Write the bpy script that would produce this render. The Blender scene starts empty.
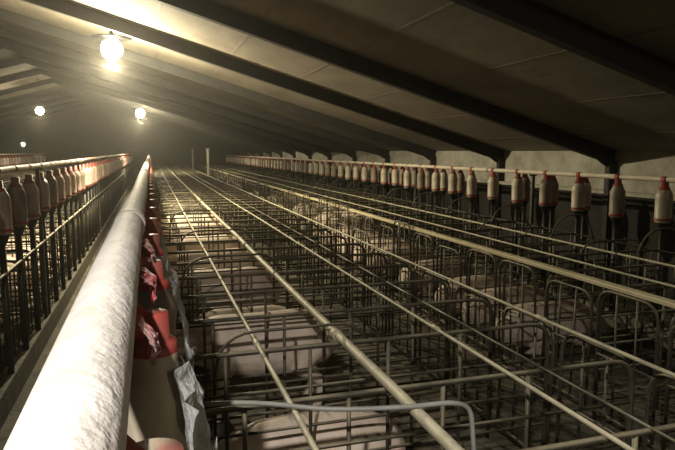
import bpy, math, random
from mathutils import Vector, Matrix, noise
random.seed(7)
S=bpy.context.scene
COL=S.collection
CZ=2.1
PITCH=0.66
YEND=44.0

# ---------------------------------------------------------------- materials
def mat(name, col, rough=0.6, metal=0.0, col2=None, nscale=8, dust=None, dust_amt=0.8, bump=0.0, sss=0, bscale=40, stretch=(1,1,1)):
    m=bpy.data.materials.new(name); m.use_nodes=True
    nt=m.node_tree; N=nt.nodes; L=nt.links
    b=N['Principled BSDF']
    b.inputs['Roughness'].default_value=rough
    b.inputs['Metallic'].default_value=metal
    b.inputs['Base Color'].default_value=(*col,1)
    tc=N.new('ShaderNodeTexCoord'); mp=N.new('ShaderNodeMapping'); mp.inputs['Scale'].default_value=stretch
    L.new(tc.outputs['Object'],mp.inputs['Vector'])
    out=None
    if col2 is not None:
        n=N.new('ShaderNodeTexNoise'); n.inputs['Scale'].default_value=nscale; n.inputs['Detail'].default_value=6; n.inputs['Roughness'].default_value=0.65
        L.new(mp.outputs[0],n.inputs['Vector'])
        r=N.new('ShaderNodeValToRGB'); r.color_ramp.elements[0].position=0.38; r.color_ramp.elements[1].position=0.64
        r.color_ramp.elements[0].color=(*col,1); r.color_ramp.elements[1].color=(*col2,1)
        L.new(n.outputs['Fac'],r.inputs['Fac']); out=r.outputs['Color']
    if dust is not None:
        g=N.new('ShaderNodeNewGeometry'); s=N.new('ShaderNodeSeparateXYZ'); L.new(g.outputs['Normal'],s.inputs[0])
        mr=N.new('ShaderNodeMapRange'); mr.inputs['From Min'].default_value=0.25; mr.inputs['From Max'].default_value=0.85; mr.inputs['To Max'].default_value=dust_amt
        L.new(s.outputs['Z'],mr.inputs['Value'])
        n2=N.new('ShaderNodeTexNoise'); n2.inputs['Scale'].default_value=5; n2.inputs['Detail'].default_value=5; L.new(tc.outputs['Object'],n2.inputs['Vector'])
        r2=N.new('ShaderNodeMapRange'); r2.inputs['From Min'].default_value=0.35; r2.inputs['From Max'].default_value=0.6; L.new(n2.outputs['Fac'],r2.inputs['Value'])
        mu=N.new('ShaderNodeMath'); mu.operation='MULTIPLY'; L.new(mr.outputs[0],mu.inputs[0]); L.new(r2.outputs[0],mu.inputs[1])
        mx=N.new('ShaderNodeMixRGB'); mx.inputs['Color1'].default_value=(*col,1); mx.inputs['Color2'].default_value=(*dust,1)
        if out is not None: L.new(out,mx.inputs['Color1'])
        L.new(mu.outputs[0],mx.inputs['Fac']); out=mx.outputs['Color']
    if out is not None: L.new(out,b.inputs['Base Color'])
    if bump>0:
        n3=N.new('ShaderNodeTexNoise'); n3.inputs['Scale'].default_value=bscale; n3.inputs['Detail'].default_value=5; L.new(mp.outputs[0],n3.inputs['Vector'])
        bp=N.new('ShaderNodeBump'); bp.inputs['Strength'].default_value=bump; bp.inputs['Distance'].default_value=0.02
        L.new(n3.outputs['Fac'],bp.inputs['Height']); L.new(bp.outputs[0],b.inputs['Normal'])
    if sss: b.inputs['Subsurface Weight'].default_value=sss; b.inputs['Subsurface Radius'].default_value=(.03,.015,.01)
    return m
def emis(name,col,st):
    m=bpy.data.materials.new(name); m.use_nodes=True; b=m.node_tree.nodes['Principled BSDF']
    b.inputs['Emission Color'].default_value=(*col,1); b.inputs['Emission Strength'].default_value=st; return m

M_steel=mat('dirty_steel',(.034,.030,.022),.55,.2,(.085,.074,.048),6,dust=(.40,.36,.24),dust_amt=.8)
M_rail=mat('dusty_galv_pipe',(.36,.33,.23),.6,.1,(.48,.44,.32),5,dust=(.72,.67,.50),dust_amt=.8,bump=.2)
M_yel=mat('dusty_cream_rail',(.60,.53,.33),.65,0,(.72,.64,.42),4,dust=(.84,.76,.52),bump=.2)
M_white=mat('white_pvc_dusty',(.86,.83,.81),.7,0,(.60,.56,.52),9,dust=(.93,.90,.89),dust_amt=.6,bump=.4,bscale=38)
M_cream=mat('cream_pvc',(.52,.47,.36),.6,0,(.66,.60,.48),6,dust=(.75,.7,.57))
M_red=mat('red_plastic',(.36,.05,.04),.5,0,(.22,.035,.03),10,dust=(.36,.22,.18),dust_amt=.5)
M_hop=mat('feeder_hopper_plastic',(.52,.46,.36),.45,0,(.34,.29,.22),9,dust=(.6,.55,.43),dust_amt=.7,stretch=(1,1,.35))
M_hopd=mat('stained_hopper_plastic',(.17,.135,.10),.5,0,(.30,.24,.18),9,stretch=(1,1,.35))
M_hopr=mat('dusty_translucent_hopper_plastic',(.34,.24,.20),.4,0,(.52,.44,.37),9,dust=(.5,.42,.34),dust_amt=.6,stretch=(1,1,.35))
M_dark=mat('black_drop_pipe',(.012,.011,.010),.5,0,(.025,.022,.018),6)
M_pig=mat('sow_skin',(.86,.72,.62),.65,0,(.66,.54,.44),5,bump=.15,sss=.05)
M_pig2=mat('sow_skin_muddy',(.40,.32,.25),.75,0,(.80,.66,.55),3,bump=.2)
M_black=mat('eye_black',(.01,.01,.01),.2)
M_floor=mat('manure_stained_concrete',(.038,.032,.022),.85,0,(.12,.103,.07),3,bump=.7,bscale=14)
M_slat=mat('slatted_floor_concrete',(.065,.057,.041),.85,0,(.15,.13,.095),6,bump=.5,bscale=20)
M_conc=mat('trough_concrete',(.08,.072,.055),.85,0,(.14,.125,.095),5,bump=.4)
M_ceil=mat('ceiling_panel_stained',(.235,.205,.155),.85,0,(.155,.135,.10),1.2,bump=.3,bscale=8,stretch=(1,.5,1))
M_beam=mat('rafter_steel',(.018,.017,.0155),.7,.1,(.032,.029,.024),4)
M_seam=mat('ceiling_batten',(.19,.165,.125),.8,0,(.15,.13,.10),4)
M_wall=mat('limewashed_wall',(.46,.44,.37),.9,0,(.28,.265,.22),2.5,bump=.4,bscale=12)
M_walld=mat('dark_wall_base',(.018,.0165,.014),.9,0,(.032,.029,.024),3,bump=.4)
M_plast=mat('dusty_plastic_sheet',(.34,.35,.36),.4,0,(.70,.70,.72),12,bump=.6,bscale=30)
M_hose=mat('grey_hose',(.20,.205,.20),.5,0,(.28,.28,.26),8,dust=(.42,.40,.34),dust_amt=.5)
M_bulb=emis('lit_bulb',(1,.93,.74),40)
M_cloth_red=mat('red_feed_bag',(.55,.07,.09),.5,0,(.80,.66,.64),18,bump=.5)

# ---------------------------------------------------------------- mesh builder
class MB:
    def __init__(s): s.v=[]; s.f=[]; s.m=[]
    def tube(s,pts,r,n=6,mat=0,cap=True,ell=None):
        pts=[Vector(p) for p in pts]; K=len(pts)
        rs=r if isinstance(r,(list,tuple)) else [r]*K
        base=len(s.v); nrm=None
        for i,p in enumerate(pts):
            if i==0: t=pts[1]-p
            elif i==K-1: t=p-pts[i-1]
            else: t=(pts[i+1]-p).normalized()+(p-pts[i-1]).normalized()
            t.normalize()
            if nrm is None:
                a=Vector((0,0,1)) if abs(t.z)<.9 else Vector((0,1,0))
                nrm=(a-t*a.dot(t)).normalized()
            else:
                nrm=(nrm-t*nrm.dot(t))
                nrm.normalize()
            bn=t.cross(nrm)
            for k in range(n):
                an=2*math.pi*k/n
                s.v.append(p+(nrm*math.cos(an)+bn*math.sin(an))*rs[i])
        for i in range(K-1):
            for k in range(n):
                a=base+i*n+k; b=base+i*n+(k+1)%n
                s.f.append((a,b,b+n,a+n)); s.m.append(mat)
        if cap:
            s.f.append(tuple(base+k for k in range(n))[::-1]); s.m.append(mat)
            s.f.append(tuple(base+(K-1)*n+k for k in range(n))); s.m.append(mat)
    def lathe(s,c,prof,n=14,mats=0):
        base=len(s.v); cx,cy=c
        for (r,z) in prof:
            for k in range(n):
                an=2*math.pi*k/n; s.v.append(Vector((cx+r*math.cos(an),cy+r*math.sin(an),z)))
        for i in range(len(prof)-1):
            mm=mats[i] if isinstance(mats,(list,tuple)) else mats
            for k in range(n):
                a=base+i*n+k; b=base+i*n+(k+1)%n
                s.f.append((a,a+n,b+n,b)); s.m.append(mm)
    def box(s,lo,hi,mat=0):
        b=len(s.v); x0,y0,z0=lo; x1,y1,z1=hi
        for z in (z0,z1):
            for (x,y) in ((x0,y0),(x1,y0),(x1,y1),(x0,y1)): s.v.append(Vector((x,y,z)))
        for f in ((3,2,1,0),(4,5,6,7),(0,1,5,4),(1,2,6,5),(2,3,7,6),(3,0,4,7)):
            s.f.append(tuple(b+i for i in f)); s.m.append(mat)
    def extr(s,prof,path0,path1,ax,up,mat=0):
        b=len(s.v); n=len(prof)
        for p in (path0,path1):
            for (u,w) in prof: s.v.append(Vector(p)+Vector(ax)*u+Vector(up)*w)
        for k in range(n):
            s.f.append((b+k,b+(k+1)%n,b+n+(k+1)%n,b+n+k)); s.m.append(mat)
        s.f.append(tuple(b+k for k in range(n))[::-1]); s.m.append(mat)
        s.f.append(tuple(b+n+k for k in range(n))); s.m.append(mat)
    def grid(s,P,mat=0):
        b=len(s.v); R=len(P); C=len(P[0])
        for row in P:
            for p in row: s.v.append(Vector(p))
        for i in range(R-1):
            for j in range(C-1):
                s.f.append((b+i*C+j,b+i*C+j+1,b+(i+1)*C+j+1,b+(i+1)*C+j)); s.m.append(mat)
    def mesh(s,name,mats,smooth=True):
        me=bpy.data.meshes.new(name); me.from_pydata(s.v,[],s.f)
        for m in mats: me.materials.append(m)
        me.polygons.foreach_set('material_index',s.m)
        if smooth: me.polygons.foreach_set('use_smooth',[True]*len(s.f))
        me.update(); return me
    def obj(s,name,mats,smooth=True,parent=None):
        o=bpy.data.objects.new(name,s.mesh(name,mats,smooth)); COL.objects.link(o)
        if parent: o.parent=parent
        return o
def empty(name,loc=(0,0,0)):
    e=bpy.data.objects.new(name,None); e.location=loc; e.empty_display_size=.2; COL.objects.link(e); return e
def fillet(pts,r,seg=4):
    pts=[Vector(p) for p in pts]; out=[pts[0]]
    for i in range(1,len(pts)-1):
        p=pts[i]; a=(pts[i-1]-p); b=(pts[i+1]-p)
        rr=min(r,a.length*.49,b.length*.49); A=p+a.normalized()*rr; B=p+b.normalized()*rr
        for k in range(seg+1):
            t=k/seg; out.append(A*(1-t)**2+p*2*t*(1-t)+B*t*t)
    out.append(pts[-1]); return out

# ---------------------------------------------------------------- room shell
XR=7.0; XL=-15.0; RID=-4.0; SL=.293; Y0=-8.0; Y1=46.0
def ceilz(x): return CZ+(XR-x)*SL if x>RID else CZ+(x-XL)*SL
b=MB(); b.box((XL,Y0,-.2),(XR,Y1,0)); b.obj('floor',[M_floor],False)
def slats(x0,x1):
    mb=MB(); y=0.0
    while y<YEND:
        mb.box((x0,y,0.0),(x1,y+.095,.018)); y+=.12
    return mb.obj('slatted_floor_strip',[M_slat],False)
slats(.9,2.3); slats(3.15,4.4); slats(-3.3,-2.0)
mb=MB(); RZ=CZ+(XR-RID)*SL
mb.extr([(0,0),(0,.12),(Y1-Y0,.12),(Y1-Y0,0)],(RID,Y0,RZ),(XR,Y0,CZ),(0,1,0),(0,0,1))
mb.extr([(0,0),(0,.12),(Y1-Y0,.12),(Y1-Y0,0)],(XL,Y0,CZ),(RID,Y0,RZ),(0,1,0),(0,0,1))
mb.obj('ceiling',[M_ceil],False)
mb=MB()
x=6.2
while x>RID+.3:
    mb.extr([(-.02,0),(.02,0),(.02,-.004),(-.02,-.004)],(x,Y0,ceilz(x)+.001),(x,Y1,ceilz(x)+.001),(1,0,-SL),(0,0,1)); x-=1.2
mb.obj('trim_ceiling_battens',[M_seam],False)
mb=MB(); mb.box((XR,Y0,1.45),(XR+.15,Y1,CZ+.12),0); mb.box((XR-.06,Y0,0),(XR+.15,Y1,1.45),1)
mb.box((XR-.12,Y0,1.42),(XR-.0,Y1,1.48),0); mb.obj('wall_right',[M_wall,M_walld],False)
mb=MB(); mb.box((XL-.15,Y0,0),(XL,Y1,CZ+.12)); mb.obj('wall_left',[M_wall],False)
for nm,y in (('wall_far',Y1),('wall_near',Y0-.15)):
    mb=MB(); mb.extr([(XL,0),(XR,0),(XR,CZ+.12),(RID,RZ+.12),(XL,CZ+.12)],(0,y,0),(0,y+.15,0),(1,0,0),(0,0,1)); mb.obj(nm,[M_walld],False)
H=.22; W=.12; T=.022
prof=[(-W/2,0),(W/2,0),(W/2,-T),(T/2,-T),(T/2,-H+T),(W/2,-H+T),(W/2,-H),(-W/2,-H),(-W/2,-H+T),(-T/2,-H+T),(-T/2,-T),(-W/2,-T)]
for y in [-6.4,-2.8,.8,4.32]+[7.8+3.13*k for k in range(13)]:
    if y<Y1-.3:
        mb=MB()
        mb.extr(prof,(XR-.01,y,CZ+.0),(RID,y,RZ+.0),(0,1,0),(0,0,1))
        mb.extr(prof,(XL+.01,y,CZ+.0),(RID,y,RZ+.0),(0,1,0),(0,0,1))
        mb.extr([(0,0),(-.35,.10),(-.35,-.10),(-.2,-.2),(0,-.30)],(XR-.02,y-.012,CZ-.01),(XR-.02,y+.012,CZ-.01),(1,0,0),(0,0,1))
        mb.box((XR-.14,y-.05,0),(XR-.0,y+.05,CZ-.15))
        mb.obj('rafter',[M_beam],False)

# ---------------------------------------------------------------- stalls
YS=-.95
def stall_row(xh,xr,rails,gate=True,ystart=YS,hoops=True,name='sow_stall_row',hoopside=.9,htop=1.06,gh=1.02):
    root=empty(name); d=1 if xr>xh else -1
    mb=MB(); gt=MB()
    n=int((YEND-ystart)/PITCH); L=abs(xr-xh)
    X=lambda t: xh+d*t
    for i in range(n+1):
        y=ystart+i*PITCH; s=8 if y<9 else (5 if y<22 else 4); fs=4 if y<12 else 2
        j=random.uniform(-.015,.015)
        r=.0135
        mb.tube(fillet([(X(.02),y,0),(X(.02),y,htop),(X(L-.02),y+j,htop),(X(L-.02),y+j,0)],.13,fs),r,s)
        for z in (.22,.42,.62,.84):
            mb.tube([(X(.03),y,z),(X(L-.03),y+j,z)],.0095,s)
        for t in (.45,.9,1.35,1.8):
            if t<L-.2: mb.tube([(X(t),y,.0),(X(t),y,htop)],.0105,s)
        for q in (.16,.33,.5):
            mb.tube([(X(.02),y+q,.28),(X(.02),y+q,htop-.02)],.008,max(4,s-2))
        if i<n: mb.tube([(X(L-.55),y,htop+.012),(X(L-.55),y+PITCH,htop+.012)],.008,max(4,s-2))
        if hoops and i%3==0 and not (d>0 and y<2.5):
            h=htop+random.uniform(.10,.20); a=hoopside+random.uniform(-.05,.1)
            mb.tube(fillet([(X(a-.75),y+.02,htop-.3),(X(a-.72),y+.02,h),(X(a),y+.02,h),(X(a+.12),y+.02,htop-.02)],.28,fs+2),.009,s)
        if hoops and d<0 and i%2==0:
            mb.tube(fillet([(X(.75),y+.3,htop-.05),(X(.62),y+.3,htop+.27),(X(.22),y+.3,htop+.30),(X(.10),y+.3,htop-.05)],.25,fs+2),.009,s)
        if gate and i<n:
            ya=y+.05; yb=y+PITCH-.05; gx=X(L+.035); hh=gh+random.choice((0,.0,.06,.14))
            lean=random.uniform(-.02,.03)
            gt.tube(fillet([(gx,ya,.12),(gx+d*lean,ya,hh),(gx+d*lean,yb,hh),(gx,yb,.12),],.14,fs+1),.011,s)
            gt.tube([(gx,ya,.13),(gx,yb,.13)],.010,s)
            gt.tube([(gx+d*lean*.5,ya,.58),(gx+d*lean*.5,yb,.58)],.009,s)
            for q in (.33,.67):
                yy=ya+(yb-ya)*q; gt.tube([(gx,yy,.13),(gx+d*lean*.98,yy,hh)],.0075,max(4,s-2))
    for z in (.28,htop-.02): mb.tube([(X(.02),ystart,z),(X(.02),YEND,z)],.012,6)
    mb.obj('divider_frames',[M_steel],True,root)
    if gate: gt.obj('rear_gates',[M_steel],True,root)
    for k,(x,z,r,m) in enumerate(rails):
        rb=MB()
        if m is M_yel:
            rb.extr([(-.035,-.012),(.035,-.012),(.04,.012),(.035,.02),(-.035,.02),(-.04,.012)],(x,ystart,z),(x,YEND,z),(1,0,0),(0,0,1))
            rb.obj('rail_%d'%k,[m],False,root)
        else:
            P=[]; y=ystart
            while y<YEND:
                P.append((x+random.uniform(-.006,.006),y,z+random.uniform(-.005,.004))); y+=1.6
            P.append((x,YEND,z)); rb.tube(P,r,10)
            yy=ystart+.7
            while yy<YEND:
                rb.tube([(x,yy-.04,z),(x,yy+.04,z)],r*1.28,10); yy+=PITCH*5
            rb.obj('rail_%d'%k,[m],True,root)
    return root
stall_row(-.12,2.30,[(.50,1.09,.012,M_rail),(.94,1.10,.024,M_rail),(1.54,1.085,.010,M_rail),(2.25,1.085,.011,M_rail)],hoopside=1.1)
stall_row(5.20,3.22,[(3.24,1.10,.02,M_yel),(3.75,1.085,.010,M_rail),(4.4,1.085,.012,M_rail)],hoopside=.95)
stall_row(-1.2,-3.3,[(-1.19,1.09,.012,M_rail),(-2.0,1.085,.010,M_rail),(-3.2,1.085,.012,M_rail)],hoops=False)
stall_row(-6.6,-4.5,[(-4.6,1.085,.014,M_rail)],hoops=False,gate=False,ystart=8)
for xa,xb in ((-.18,.22),(4.86,5.24),(-1.5,-1.16)):
    mb=MB(); xm=(xa+xb)/2; w=(xb-xa)/2
    mb.extr([(-w,0),(w,0),(w,.22),(w-.05,.22),(w-.1,.08),(-w+.1,.08),(-w+.05,.22),(-w,.22)],(xm,-.6,0),(xm,YEND,0),(1,0,0),(0,0,1)); mb.obj('feed_trough',[M_conc],False)

# ---------------------------------------------------------------- feed lines
def feed_line(xp,zp,rp,pm,xd,ys,dark=.25,rd=.083,top=None,name='feed_dispenser_line',drop_to=.2,clamp=True,hop=None,hopd=None):
    root=empty(name)
    pb=MB(); P=[]; y=-3.0
    while y<YEND: P.append((xp+random.uniform(-.004,.004),y,zp+random.uniform(-.006,.004))); y+=1.5
    P.append((xp,YEND,zp)); pb.tube(P,rp,24)
    y=2.6
    while y<YEND: pb.tube([(xp,y-.07,zp),(xp,y+.07,zp)],rp*1.09,24); y+=6
    pb.obj('auger_pipe',[pm],True,root)
    db=MB()
    zt=zp-rp*.6 if top is None else top
    for y in ys:
        n=18 if y<8 else 10
        dk=random.random()<dark
        ml=2 if dk else 1
        if clamp: db.tube([(xp,y-.035,zp),(xp,y+.035,zp)],rp*1.12,n,0)
        if abs(xd-xp)>.02: db.tube([(xp,y,zp-rp*.5),(xd,y,zt-.06)],.035,10,0)
        z=zt; z2=z-random.uniform(-.012,.012)
        pr=[(.0,z),(.036,z),(.038,z-.06),(.052,z-.065),(.056,z-.09),(rd*.75,z2-.10),(rd,z2-.15),(rd*1.02,z2-.20),(rd,z2-.40),(rd*1.05,z2-.405),(rd*1.05,z2-.425),(rd*.8,z2-.45),(.035,z2-.53),(.028,z2-.54)]
        db.lathe((xd,y),pr,n,[0,0,0,0,ml,ml,ml,ml,0,0,ml,3,3])
        db.tube([(xd,y,z-.53),(xd,y,drop_to)],.028,8,3)
        db.box((xd-.012,y+rd,z-.33),(xd+.012,y+rd+.012,z-.12),0)
    db.obj('dispensers',[M_red,hop or M_hop,hopd or M_hopd,M_dark],True,root)
    sb=MB(); y=3.4
    while y<YEND:
        sb.box((xp-.02,y-.02,0),(xp+.02,y+.02,zp-rp)); sb.tube([(xp-.06,y,zp-rp-.01),(xp+.06,y,zp-rp-.01)],.012,6); y+=PITCH*6
    sb.obj('support_posts',[M_steel],False,root)
    return root
ysA=[5.05-.67*6+.67*i for i in range(64) if 5.05-.67*6+.67*i<YEND-.3]
feed_line(-.09,1.80,.056,M_white,-.01,[.72+.66*i for i in range(65) if .72+.66*i<YEND-.3],dark=.2,rd=.07,clamp=False,top=1.74)
feed_line(5.2,1.80,.030,M_cream,5.2,ysA,dark=.35,rd=.083)
feed_line(5.46,1.79,.022,M_cream,5.46,[y+.2 for y in ysA if random.random()<.6],dark=.8,rd=.08)
feed_line(-1.2,1.94,.028,M_cream,-1.2,[4.2+.66*i for i in range(60)],dark=.15,rd=.085,top=1.86,hop=M_hopr)
feed_line(-6.6,1.94,.03,M_cream,-6.6,[16+.66*i for i in range(42)],dark=.5,rd=.085,top=1.86,hop=M_hopr)

def tongue(mb,x,y,z0,w,h,mt,seed,lean=0.0,taper=.5,am=1.0):
    P=[]
    for i in range(19):
        t=i/18; row=[]
        for j in range(13):
            u=j/12-.5
            ww=w*(1-taper*t**1.5)
            nx=am*(noise.noise(Vector((u*4+seed,t*5,seed)))*.028+math.sin(u*13+seed+t*3)*.006)
            zz=z0-h*t*(1+.3*math.sin(j*1.9+seed)*(t>.5)*t)
            row.append((x+nx+.03*math.sin(t*2.5)+lean*t,y+u*ww+.02*math.sin(t*6+seed),zz))
        P.append(row)
    mb.grid(P,mt)
mb=MB()
tongue(mb,.045,1.00,1.70,.26,.46,0,1.3,.02,.6)
tongue(mb,.055,1.36,1.62,.13,.36,0,3.1,.04,.85)
tongue(mb,.05,1.78,1.74,.34,.36,0,5.7,.01,.6,.6)
tongue(mb,.035,2.3,1.74,.34,.26,0,8.2,.0,.5,.6)
tongue(mb,-.030,1.58,1.79,.20,.06,1,6.2,.0,.4,.4)
tongue(mb,-.030,2.1,1.79,.22,.06,1,7.9,.0,.4,.4)
tongue(mb,-.030,1.14,1.785,.10,.07,1,9.2,.0,.4,.4)
mb.obj('torn_plastic_sheeting',[M_plast,M_cloth_red],True)

mb=MB()
mb.tube(fillet([(.12,2.30,1.12),(.35,2.22,1.135),(.62,2.08,1.125),(.9,2.0,1.135),(1.08,1.98,1.14),(1.17,2.0,1.10),(1.17,1.97,.95),(1.15,1.9,.7)],.12,4),.010,8)
mb.obj('water_hose',[M_hose])

for (x,y) in ((2.68,30.),(2.68,41.)):
    mb=MB(); mb.box((x-.05,y-.05,0),(x+.05,y+.05,2.2)); mb.box((x-.09,y-.09,0),(x+.09,y+.09,.04)); mb.box((x-.08,y-.08,2.18),(x+.08,y+.08,2.22)); mb.obj('aisle_post',[M_wall],False)

# ---------------------------------------------------------------- lamps
def lamp(x,y,z,e,r=.06,added_shade=.30):
    root=empty('hanging_or_fill_lamp',(x,y,z)); c=ceilz(x)-z
    mb=MB(); mb.tube([(0,0,.12),(0,0,c)],.008,6); mb.lathe((0,0),[(0,.15),(.025,.15),(.035,.10),(.05,.06),(added_shade,.03),(added_shade,.022),(.05,.045),(0,.045)],20); mb.lathe((0,0),[(0,c),(.05,c),(.05,c-.03),(0,c-.03)],12)  # flat shade added above the bulb to keep light off the ceiling
    mb.obj('cord_and_added_shade',[M_dark],True,root)
    mb=MB(); mb.lathe((0,0),[(r*math.sin(a*math.pi/14),-r+r*math.cos(a*math.pi/14)+.02) for a in range(15)],18); mb.obj('bulb',[M_bulb],True,root)
    ld=bpy.data.lights.new('lamp_light','POINT'); ld.energy=e; ld.color=(1,.87,.58); ld.shadow_soft_size=.05
    lo=bpy.data.objects.new('lamp_light',ld); lo.location=(0,0,-2*r-.08); lo.parent=root; COL.objects.link(lo)
lamp(-.57,11.4,4.02,1150,.18,.34)
lamp(-.37,29,3.98,800,.20,.34)
lamp(-4.5,29,3.98,200,.17,.32)
lamp(-7.4,41.,2.6,25,.1,.2)
lamp(4.6,-3.0,2.55,90,.05,.2)  # fill lamp added behind the camera, out of view
root=empty('added_fill_spot',(-.75,-.9,3.6))  # unseen spot added to brighten the near pipe, rails and sows
mb=MB(); mb.tube([(0,0,.1),(0,0,ceilz(-.75)-3.6)],.008,6); mb.lathe((0,0),[(0,.12),(.04,.12),(.05,.06),(.19,-.1),(.195,-.1),(.055,.07),(.0,.10)],20); mb.obj('fill_spot_shade_and_cord',[M_dark],True,root)
ld=bpy.data.lights.new('lamp_light','SPOT'); ld.energy=600; ld.color=(1,.93,.83); ld.spot_size=math.radians(115); ld.spot_blend=.8; ld.shadow_soft_size=.05
lo=bpy.data.objects.new('lamp_light',ld); lo.location=(0,0,-.02); lo.parent=root; COL.objects.link(lo)
lo.rotation_euler=Vector((1.2,3.2,-2.3)).to_track_quat('-Z','Y').to_euler()

# ---------------------------------------------------------------- sows
def sow_mesh(kind):
    mb=MB()
    def loft(rings,n=20):
        base=len(mb.v)
        for (x,z,ry,rz) in rings:
            for k in range(n):
                a=2*math.pi*k/n; mb.v.append(Vector((x,ry*math.cos(a),z+rz*math.sin(a))))
        for i in range(len(rings)-1):
            for k in range(n):
                a=base+i*n+k; c=base+i*n+(k+1)%n; mb.f.append((a,a+n,c+n,c)); mb.m.append(0)
        mb.f.append(tuple(base+k for k in range(n))); mb.m.append(0)
        mb.f.append(tuple(base+(len(rings)-1)*n+k for k in range(n))[::-1]); mb.m.append(0)
    if kind=='stand':
        loft([(0,.42,.042,.045),(.03,.43,.05,.05),(.06,.44,.045,.047),(.12,.485,.06,.065),(.20,.55,.09,.10),(.28,.60,.115,.135),(.36,.62,.14,.165),(.46,.62,.18,.20),(.6,.60,.215,.24),(.8,.575,.24,.262),(1.0,.565,.25,.272),(1.2,.585,.245,.262),(1.35,.59,.235,.24),(1.48,.58,.19,.20),(1.56,.57,.10,.12)])
        for s in (-1,1):
            mb.tube([(.58,s*.11,.55),(.60,s*.135,.36),(.56,s*.14,.21),(.565,s*.14,.08),(.54,s*.14,.0)],[.11,.075,.045,.036,.046],12)
            mb.tube([(1.34,s*.11,.55),(1.24,s*.15,.38),(1.42,s*.15,.25),(1.39,s*.15,.08),(1.36,s*.15,.0)],[.15,.10,.05,.037,.047],12)
        hz=.60; ex=.23
    else:
        loft([(0,.12,.042,.045),(.03,.125,.05,.05),(.06,.13,.045,.047),(.12,.155,.06,.065),(.20,.20,.09,.10),(.28,.245,.115,.135),(.36,.27,.14,.16),(.46,.28,.19,.20),(.6,.28,.235,.245),(.8,.275,.26,.262),(1.0,.275,.27,.262),(1.2,.275,.27,.255),(1.35,.265,.25,.235),(1.48,.25,.19,.19),(1.56,.24,.09,.11)])
        for s in (-1,1):
            mb.tube([(.58,s*.16,.18),(.66,s*.22,.08),(.45,s*.22,.05),(.33,s*.2,.045)],[.10,.065,.045,.04],12)
            mb.tube([(1.34,s*.14,.22),(1.12,s*.24,.14),(1.36,s*.27,.055),(1.18,s*.29,.045),(1.08,s*.29,.04)],[.14,.10,.05,.038,.042],12)
        hz=.27; ex=.23
    me=mb.mesh('tmp',[M_pig]); o=bpy.data.objects.new('tmp',me); COL.objects.link(o)
    rm=o.modifiers.new('r','REMESH'); rm.mode='VOXEL'; rm.voxel_size=.02; rm.use_smooth_shade=True
    sm=o.modifiers.new('s','SMOOTH'); sm.factor=.6; sm.iterations=6
    dg=bpy.context.evaluated_depsgraph_get(); ev=o.evaluated_get(dg); m2=bpy.data.meshes.new_from_object(ev)
    V=[v.co.copy() for v in m2.vertices]; F=[tuple(p.vertices) for p in m2.polygons]
    bpy.data.objects.remove(o)
    B=MB(); B.v=V; B.f=F; B.m=[0]*len(F)
    for s in (-1,1):
        P=[]
        for i in range(7):
            t=i/6; w=.065*math.sin(math.pi*(0.22+.78*t))**.8 if t<1 else .004
            c=Vector((ex+.10-.16*t,s*(.085+.07*math.sin(t*1.6)),hz+.10+.045*math.sin(t*2.6)-.10*t*t))
            P.append([c+Vector((0.02*u,u*w*.75,-abs(u)*.012+u*s*w*.15)) for u in (-1,-.5,0,.5,1)])
        B.grid(P,0)
        e=Vector((ex-.045,s*.083,hz+.01 if kind=='stand' else hz-.005))
        B.lathe((e.x,e.y),[(0,e.z+.011),(.009,e.z+.006),(.012,e.z),(.009,e.z-.006),(0,e.z-.011)],8,1)
        zn=.425 if kind=='stand' else .122
        B.lathe((.0,s*.017),[(0,zn+.011),(.007,zn+.006),(.008,zn),(.007,zn-.006),(0,zn-.011)],8,1)
    zt=.70 if kind=='stand' else .34
    B.tube([(1.52+.025*math.sin(k*1.1)+.004*k, .025*math.cos(k*1.1)-.02, zt-.010*k) for k in range(12)],[.014-.0009*k for k in range(12)],8)
    return B.mesh('sow_'+kind,[M_pig,M_black])
ST=sow_mesh('stand'); LY=sow_mesh('lie')
ST2=ST.copy(); ST2.materials[0]=M_pig2; LY2=LY.copy(); LY2.materials[0]=M_pig2
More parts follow.
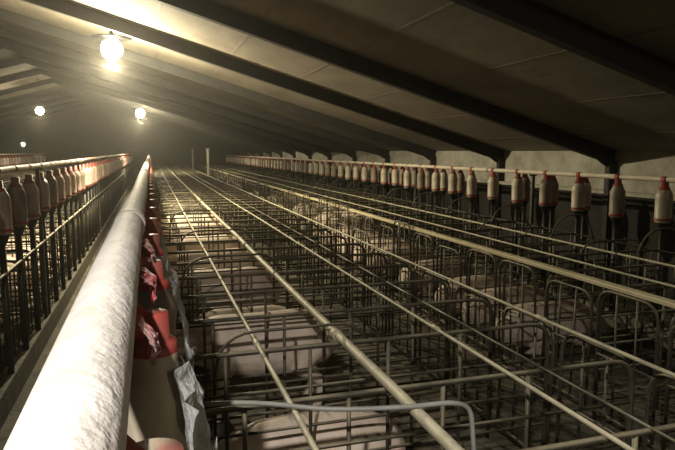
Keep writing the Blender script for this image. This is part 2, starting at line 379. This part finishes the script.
def sow(x,y,kind,flip=False,dirty=False,s=1.0):
    me={(0,0):LY,(0,1):LY2,(1,0):ST,(1,1):ST2}[(int(kind=='stand'),int(dirty))]
    o=bpy.data.objects.new('sow',me); COL.objects.link(o)
    o.location=(x,y,.018); o.rotation_euler=(0,0,(math.pi if flip else 0)+random.uniform(-.03,.03)); o.scale=(s,s,s)
    return o
def yc(i): return YS+PITCH*(i+.5)
forced={6:('lie',0),8:('stand',0),10:('lie',1),11:('stand',0),12:('lie',0),13:('stand',0),15:('stand',0),16:('lie',0)}
for i in range(3,46):
    if i in (3,4,5,7,9): continue
    if i in forced: k,d=forced[i]
    else:
        if random.random()<.2: continue
        k='stand' if random.random()<.3 else 'lie'; d=random.random()<.35
    sow(-.02 if k=='lie' else -.10,yc(i),k,False,d,random.uniform(.93,.97))
for i in range(9,46):
    if random.random()<.35: continue
    k='stand' if random.random()<.1 else 'lie'
    sow(4.84,yc(i),k,True,random.random()<.5,random.uniform(.9,.95))
for i in range(8,40):
    if random.random()<.35: continue
    sow(-1.52,yc(i),'lie',True,random.random()<.5,.98)

# ---------------------------------------------------------------- world
w=bpy.data.worlds.new('World'); S.world=w; w.use_nodes=True
nt=w.node_tree; bg=nt.nodes['Background']; bg.inputs['Color'].default_value=(.05,.05,.04,1); bg.inputs['Strength'].default_value=.1
vs=nt.nodes.new('ShaderNodeVolumeScatter'); vs.inputs['Density'].default_value=.0022; vs.inputs['Anisotropy'].default_value=.82; vs.inputs['Color'].default_value=(1,.97,.88,1)
nt.links.new(vs.outputs[0],nt.nodes['World Output'].inputs['Volume'])
S.view_settings.view_transform='Standard'
S.view_settings.exposure=0.0

# ---------------------------------------------------------------- camera
F=600.; psi=math.atan(.310); th=math.atan(74/600.)
f=Vector((math.sin(psi)*math.cos(th),math.cos(psi)*math.cos(th),-math.sin(th)))
r=Vector((math.cos(psi),-math.sin(psi),0)); u=r.cross(f)
cd=bpy.data.cameras.new('camera'); cam=bpy.data.objects.new('camera',cd); COL.objects.link(cam)
M=Matrix((( r.x,u.x,-f.x,0),(r.y,u.y,-f.y,0),(r.z,u.z,-f.z,CZ),(0,0,0,1))); cam.matrix_world=M
cd.sensor_width=36; cd.lens=36*F/675; cd.clip_start=.02; cd.clip_end=200
S.camera=cam
